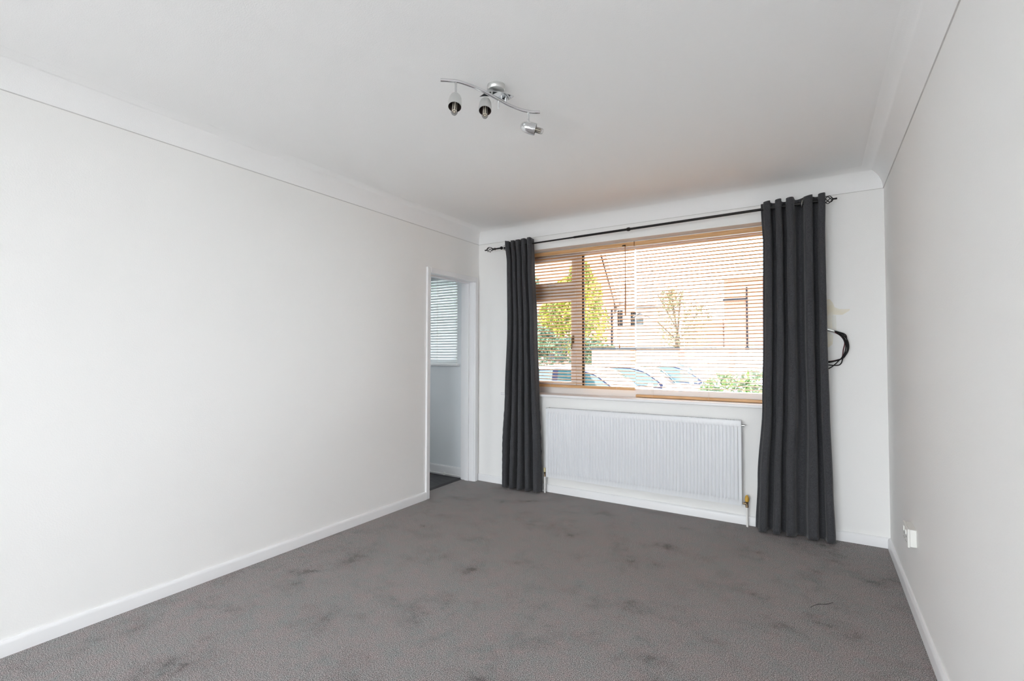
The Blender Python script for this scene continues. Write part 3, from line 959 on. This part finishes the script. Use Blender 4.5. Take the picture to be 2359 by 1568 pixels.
def leaf_cloud(n, sampler, size, seed, flat=0.0, curl=0.25):
    rr = random.Random(seed)
    vs, fs = [], []
    for _ in range(n):
        c = Vector(sampler(rr))
        a = Vector((rr.gauss(0, 1), rr.gauss(0, 1), rr.gauss(0, 1) * (1 - flat))).normalized()
        b = a.cross(Vector((rr.gauss(0, 1), rr.gauss(0, 1), rr.gauss(0, 1)))).normalized()
        nn = a.cross(b)
        L = size * rr.uniform(0.6, 1.3); w = L * 0.42
        k = len(vs)
        vs += [c - a * L / 2, c + b * w / 2 + nn * curl * w, c + a * L / 2, c - b * w / 2 + nn * curl * w]
        fs += [(k, k + 1, k + 2), (k, k + 2, k + 3)]
    m = MB(); m.v = [tuple(v) for v in vs]; m.f = fs
    return m


def shell(cx, cy, cz, rx, ry, rz, inner=0.55):
    def f(rr):
        d = Vector((rr.gauss(0, 1), rr.gauss(0, 1), rr.gauss(0, 1))).normalized()
        q = inner + (1 - inner) * rr.random() ** 0.5
        return (cx + d.x * rx * q, cy + d.y * ry * q, cz + d.z * rz * q)
    return f


def multi(fs_):
    def f(rr):
        return rr.choice(fs_)(rr)
    return f


def boxs(x0, x1, y0, y1, z0, z1, bump=0.12):
    def f(rr):
        x, y, z = rr.uniform(x0, x1), rr.uniform(y0, y1), rr.uniform(z0, z1)
        q = rr.random()
        if q < 0.45: y = y0 + abs(rr.gauss(0, bump))
        elif q < 0.75: z = z1 - abs(rr.gauss(0, bump)) + 0.10 * sin(3 * x) * sin(2 * y + 1)
        return (x, y, z)
    return f


G = -0.52


def plant(name, base, label, cat, m, leaf, stem_pts, group=None):
    root = empty(name, base, label, cat, group)
    leaf.build('foliage', m, root)
    for pts, r in stem_pts:
        MB().tube(pts, r, 8).build('stem' if abs(pts[0][2] - G) < 1e-6 else 'branch', 'bark', root, smooth=True)
    return root


lau = multi([shell(1.95, 6.65, 0.62, 0.42, 0.45, 0.42), shell(2.45, 6.7, 0.66, 0.5, 0.5, 0.47), shell(3.0, 6.7, 0.62, 0.5, 0.5, 0.47), shell(2.3, 6.55, 0.1, 0.85, 0.5, 0.62), shell(3.4, 6.7, 0.35, 0.6, 0.5, 0.72)])
plant('laurel_shrub', (2.4, 6.7, G), 'green broad-leaved shrub close outside the right end of the window', 'shrub', 'leaflaurel',
      leaf_cloud(3600, lau, 0.115, 3), [([(2.4, 6.7, G), (2.3, 6.7, 0.5)], 0.03), ([(2.4, 6.7, G), (2.9, 6.7, 0.55)], 0.03), ([(2.3, 6.7, G), (1.95, 6.65, 0.6)], 0.02)])
plant('conifer_tree', (-6.1, 20.4, G), 'tall yellow-green tree outside beyond the cars at left', 'tree', 'leafyel',
      leaf_cloud(9000, multi([shell(-6.2, 20.4, 2.6, 1.45, 1.2, 1.6), shell(-6.0, 20.4, 3.6, 0.95, 0.9, 1.5), shell(-6.1, 20.4, 4.6, 0.55, 0.5, 1.0), shell(-7.3, 20.5, 3.0, 0.9, 0.9, 0.9), shell(-6.7, 20.5, 4.0, 0.7, 0.8, 0.8)]), 0.20, 5, curl=0.1),
      [([(-6.1, 20.4, G), (-6.1, 20.4, 3.8)], 0.12)])
plant('ivy_hedge', (-6.4, 18.9, G), 'dark green hedge outside in front of the yellow-green tree', 'hedge', 'leafdk',
      leaf_cloud(9000, multi([boxs(-9.0, -4.6, 18.3, 19.4, G, 1.9), boxs(-5.6, -4.1, 18.3, 19.4, G, 1.6), shell(-7.6, 18.9, 1.8, 1.1, 0.6, 0.7)]), 0.17, 6),
      [([(-7.5, 18.9, G), (-7.5, 18.9, 1.6)], 0.06), ([(-5.5, 18.9, G), (-5.5, 18.9, 1.3)], 0.06)])
rt_ = random.Random(12)
twigs = [([(-2.6, 23.7, G), (-2.62, 23.7, 2.1)], 0.12), ([(-2.62, 23.7, 2.1), (-2.9, 23.7, 4.3)], 0.045), ([(-2.62, 23.7, 2.1), (-2.45, 23.7, 4.2)], 0.045), ([(-2.62, 23.7, 1.8), (-1.5, 23.8, 3.5)], 0.045), ([(-2.62, 23.7, 2.4), (-3.5, 23.6, 4.1)], 0.03), ([(-2.62, 23.7, 1.9), (-3.5, 23.5, 2.8)], 0.03)]
plant('sparse_tree', (-2.6, 23.7, G), 'thin pale-leaved tree outside in front of the far houses', 'tree', 'leafpale',
      leaf_cloud(1700, multi([shell(-2.63, 23.7, 3.0, 1.1, 0.8, 1.3, 0.2), shell(-1.8, 23.7, 2.9, 0.8, 0.7, 0.75, 0.2), shell(-2.9, 23.7, 3.9, 0.55, 0.5, 0.65, 0.2), shell(-2.25, 23.7, 1.85, 1.2, 0.6, 0.55, 0.2)]), 0.19, 8), twigs)
plant('side_hedge', (-1.9, 6.8, G), 'dark evergreen hedge close outside the hall window', 'hedge', 'leafdk',
      leaf_cloud(16000, multi([boxs(-3.8, -1.05, 6.4, 7.3, G, 2.5)]), 0.17, 11), [([(-2.6, 6.8, G), (-2.6, 6.8, 2.0)], 0.04), ([(-1.5, 6.8, G), (-1.5, 6.8, 2.0)], 0.04)])

# ------------------------------------------------------------------ outside: boundary wall
bw = empty('boundary_wall', (-0.5, 17.1, G), 'long pale rendered garden wall with brick piers behind the parked cars', 'wall')
box(-4.15, 8.0, 17.0, 17.2, G, 1.40).build('rendered_panel', 'render', bw)
MB().box(-4.2, 8.0, 16.93, 17.27, 1.40, 1.49).build('coping', 'coping', bw, bevel=0.01)
for x in (-2.57, -0.93, 0.62, 2.3, 4.0):
    box(x - 0.085, x + 0.085, 16.88, 17.0, G, 1.40).build('pier', 'brick', bw)

# ------------------------------------------------------------------ outside: houses


def win(x0, x1, y, z0, z1, parent, fm='drain'):
    m = MB().box(x0, x1, y - 0.05, y + 0.02, z0, z0 + 0.06).box(x0, x1, y - 0.05, y + 0.02, z1 - 0.06, z1)
    m.box(x0, x0 + 0.06, y - 0.05, y + 0.02, z0, z1).box(x1 - 0.06, x1, y - 0.05, y + 0.02, z0, z1)
    m.box((x0 + x1) / 2 - 0.025, (x0 + x1) / 2 + 0.025, y - 0.04, y + 0.02, z0, z1)
    o = m.build('house_window', fm, parent)
    box(x0 + 0.03, x1 - 0.03, y - 0.01, y + 0.015, z0 + 0.03, z1 - 0.03).build('pane', 'winout', o)


ha = empty('gabled_house', (-6.05, 24.6, G), 'tall pink rendered house outside at left with a steep gable', 'house')
# gable end facing the window, with the right slope falling from upper left
MB().prism([(-15.5, G), (-6.05, G), (-6.05, 4.0), (-7.0, 7.4), (-10.8, 8.6), (-15.5, 4.2)], 1, 24.6, 30.0).build('house_wall', 'pinkrend', ha)
MB().prism([(-5.78, 3.75), (-5.98, 3.80), (-6.93, 7.45), (-10.8, 8.68), (-15.6, 4.25), (-15.7, 4.4), (-10.8, 8.95), (-6.75, 7.62)], 1, 24.3, 30.2).build('roof', 'tile', ha)
for (x0, x1, z0, z1) in ((-9.6, -8.5, 3.4, 4.8), (-9.6, -8.5, 0.9, 2.2)):
    win(x0, x1, 24.6, z0, z1, ha)

ha.rotation_euler.z = rad(22)

hb = empty('terraced_house', (-4.8, 25.5, G), 'lower pale terraced house outside in the middle distance', 'house')
MB().prism([(-6.0, G), (-3.55, G), (-3.55, 3.62), (-6.0, 3.95)], 1, 24.9, 28).build('house_wall', 'render', hb)
MB().prism([(-6.0, 3.98), (-5.05, 3.66), (-3.45, 3.60), (-3.45, 3.68), (-5.0, 3.75), (-6.0, 4.08)], 1, 24.6, 28).build('roof', 'tile', hb)
for (x0, x1, z0, z1) in ((-5.95, -5.68, 2.75, 3.55), (-5.25, -4.98, 2.7, 3.45)):
    win(x0, x1, 24.9, z0, z1, hb)
bay = MB().prism([(-4.80, 2.68), (-4.32, 2.68), (-4.32, 3.14), (-4.56, 3.26), (-4.80, 3.14)], 1, 24.2, 24.9)
by = bay.build('bay_porch', 'render', hb)
MB().prism([(-4.88, 3.12), (-4.56, 3.30), (-4.24, 3.12), (-4.24, 3.16), (-4.56, 3.36), (-4.88, 3.16)], 1, 24.1, 24.9).build('porch_roof', 'tile', by)
box(-4.74, -4.38, 24.17, 24.21, 2.74, 3.08).build('pane', 'winout', by)
MB().tube([(-6.15, 24.55, 3.6), (-6.15, 24.55, 0.0)], 0.05, 8).build('downpipe', 'drain', hb, smooth=True)

hc_ = empty('brick_house', (0.8, 29.5, G), 'red brick house outside behind the right half of the window', 'house')
MB().box(-1.20, 4.2, 28.0, 34.0, G, 5.2).build('house_wall', 'brick', hc_)
box(-1.30, 4.3, 27.8, 34.2, 5.2, 5.34).build('roof', 'render', hc_)
box(-1.25, -0.12, 27.85, 28.0, 4.08, 4.18).build('gutter', 'drain', hc_)
MB().tube([(-0.10, 27.92, 4.75), (-0.10, 27.92, 1.4)], 0.045, 8).build('downpipe', 'drain', hc_, smooth=True)
win(0.9, 2.0, 28.0, 2.6, 3.9, hc_)
hd_ = empty('brick_extension', (-2.2, 29.0, G), 'low red brick building outside left of the brick house', 'building')
MB().box(-3.3, -1.32, 28.3, 32.0, G, 3.0).build('house_wall', 'brick', hd_)
box(-3.4, -1.32, 28.15, 32.1, 3.0, 3.12).build('roof', 'render', hd_)

# ------------------------------------------------------------------ outside: parked cars


def car(x0, yn, paint, label):
    """x0: car centre, yn: its near side, nose towards +x"""
    hw = 0.86
    yc = yn + hw
    root = empty('parked_car', (x0, yc, G), label, 'car', 'parked cars outside the window')
    # stations along the car: s, sill z, belt z, top z, half width at belt, half width at top
    ST = [(-2.02, .42, .74, .80, .66, .60), (-1.96, .30, .90, 1.00, .76, .66), (-1.72, .24, .96, 1.24, .82, .66), (-1.35, .22, .97, 1.40, .85, .66),
          (-0.95, .20, .97, 1.455, .86, .67), (-0.45, .20, .96, 1.475, .86, .68), (0.05, .20, .95, 1.455, .86, .67), (0.40, .20, .94, 1.36, .86, .66),
          (0.75, .20, .93, 1.15, .86, .69), (1.02, .22, .92, .975, .85, .72), (1.35, .24, .86, .92, .84, .68), (1.75, .28, .76, .83, .80, .62), (1.98, .34, .62, .70, .70, .52), (2.06, .42, .54, .58, .58, .46)]
    ST = [(a, b, c, d + 0.055 * max(0.0, min(1.0, (d - 1.0) / 0.25)), e, f) for a, b, c, d, e, f in ST]
    vs, fs = [], []
    for (s, zl, zb, zt, wb, wt) in ST:
        half = [(wb * 0.90, zl), (wb * 0.99, zl + 0.14), (wb, zb - 0.14), (wb * 0.965, zb), (wt + 0.03, zt - 0.075), (wt - 0.06, zt - 0.018), (wt * 0.5, zt), (0, zt + 0.006)]
        ring = [(x0 + s, yc - y, G + z) for y, z in half] + [(x0 + s, yc + y, G + z) for y, z in reversed(half[:-1])]
        vs += ring
    n = 15
    for i in range(len(ST) - 1):
        for k in range(n):
            k2 = (k + 1) % n
            fs.append((i * n + k, i * n + k2, (i + 1) * n + k2, (i + 1) * n + k))
    fs.append(tuple(range(n))); fs.append(tuple((len(ST) - 1) * n + k for k in range(n)))
    bo = MB().add(vs, fs).build('body', paint, root, smooth=True)
    def interp(s):
        for a, b in zip(ST, ST[1:]):
            if s <= b[0]:
                t = (s - a[0]) / (b[0] - a[0])
                return [a[i] + (b[i] - a[i]) * t for i in range(6)]
        return list(ST[-1])
    def side_pt(s, f, sgn, off):
        q = interp(s)
        ya, za = q[4] * 0.965, q[2]
        yb_, zb_ = q[5] + 0.03, q[3] - 0.075
        y = ya + (yb_ - ya) * f; z = za + (zb_ - za) * f
        return (x0 + s, yc + sgn * (y + off), G + z + off * 0.3)
    for sgn in (-1, 1):
        for name, m2, sa, sb, grow, off in (('window_seal', 'cartrim', -1.55, 0.86, 0.0, 0.006), ('side_window', 'carglass', -1.47, -0.58, 0.04, 0.012), ('side_window', 'carglass', -0.52, 0.78, 0.04, 0.012)):
            if True:
                N = 14
                vv, ff = [], []
                for i in range(N + 1):
                    s = sa + grow + (sb - sa - 2 * grow) * i / N
                    q = interp(s)
                    hgt = (q[3] - 0.075) - q[2]
                    g = grow / max(hgt, 0.05)
                    lo, hi = 0.05 + g * 0.7, 0.98 - g * 0.8
                    if hi < lo + 0.02: hi = lo + 0.02
                    vv += [side_pt(s, lo, sgn, off), side_pt(s, hi, sgn, off), side_pt(s, lo, sgn, off - 0.012), side_pt(s, hi, sgn, off - 0.012)]
                for i in range(N):
                    a, b = i * 4, i * 4 + 4
                    ff += [(a, a + 1, b + 1, b), (a + 1, a + 3, b + 3, b + 1), (a, b, b + 2, a + 2)]
                ff += [(0, 1, 3, 2), (N * 4, N * 4 + 1, N * 4 + 3, N * 4 + 2)]
                MB().add(vv, ff).build(name, m2, root, smooth=True)
        # mirror
        MB().lathe([(0.0, -0.07), (0.05, -0.06), (0.065, 0.0), (0.055, 0.05), (0, 0.06)], (x0 + 0.62, yc + sgn * 0.97, G + 1.0), (1, 0, 0), 12).tube([(x0 + 0.62, yc + sgn * 0.82, G + 0.96), (x0 + 0.62, yc + sgn * 0.95, G + 0.99)], 0.02, 8).build('wing_mirror', paint, root, smooth=True)
    # windscreen and rear window: strips across the top of the body
    for name, ss in (('windscreen', (0.16, 0.30, 0.45, 0.6, 0.78, 0.96)), ('rear_window', (-1.88, -1.75, -1.6, -1.44))):
        vv, ff = [], []
        for s in ss:
            q = interp(s)
            for f in (-1, -0.5, 0, 0.5, 1):
                zz = q[3] - 0.018 * abs(f) - (0.012 if abs(f) == 1 else 0) + 0.012
                vv.append((x0 + s + 0.006, yc + f * (q[5] - 0.04), G + zz))
                vv.append((x0 + s, yc + f * (q[5] - 0.04), G + zz - 0.02))
        for i in range(len(ss) - 1):
            for k in range(4):
                a = (i * 5 + k) * 2; b = ((i + 1) * 5 + k) * 2
                ff += [(a, a + 2, b + 2, b), (a + 1, b + 1, b + 3, a + 3)]
        MB().add(vv, ff).build(name, 'carglass', root, smooth=True)
    for s in (-1.28, 1.32):
        for sgn in (-1, 1):
            t = MB().lathe([(0.0, -0.02), (0.19, -0.02), (0.27, -0.01), (0.31, 0.02), (0.31, 0.17), (0.27, 0.20), (0, 0.20)], (x0 + s, yc + sgn * 0.87, G + 0.31), (0, -sgn, 0), 24).build('wheel', 'tyre', root, smooth=True)
            MB().lathe([(0, -0.032), (0.05, -0.034), (0.18, -0.022), (0.20, -0.018), (0.2, 0.0)], (x0 + s, yc + sgn * 0.87, G + 0.31), (0, -sgn, 0), 20).build('hubcap', 'nickel', t, smooth=True)
    return root


car(-1.60, 9.9, 'carsilver', 'silver parked car nearest the window, at its left behind the casement')
car(-1.20, 12.2, 'carwhite', 'pale parked car in the middle of the three behind the blinds')
car(-0.70, 14.5, 'carblue', 'blue-grey parked car farthest of the three, at the right beside the shrub')
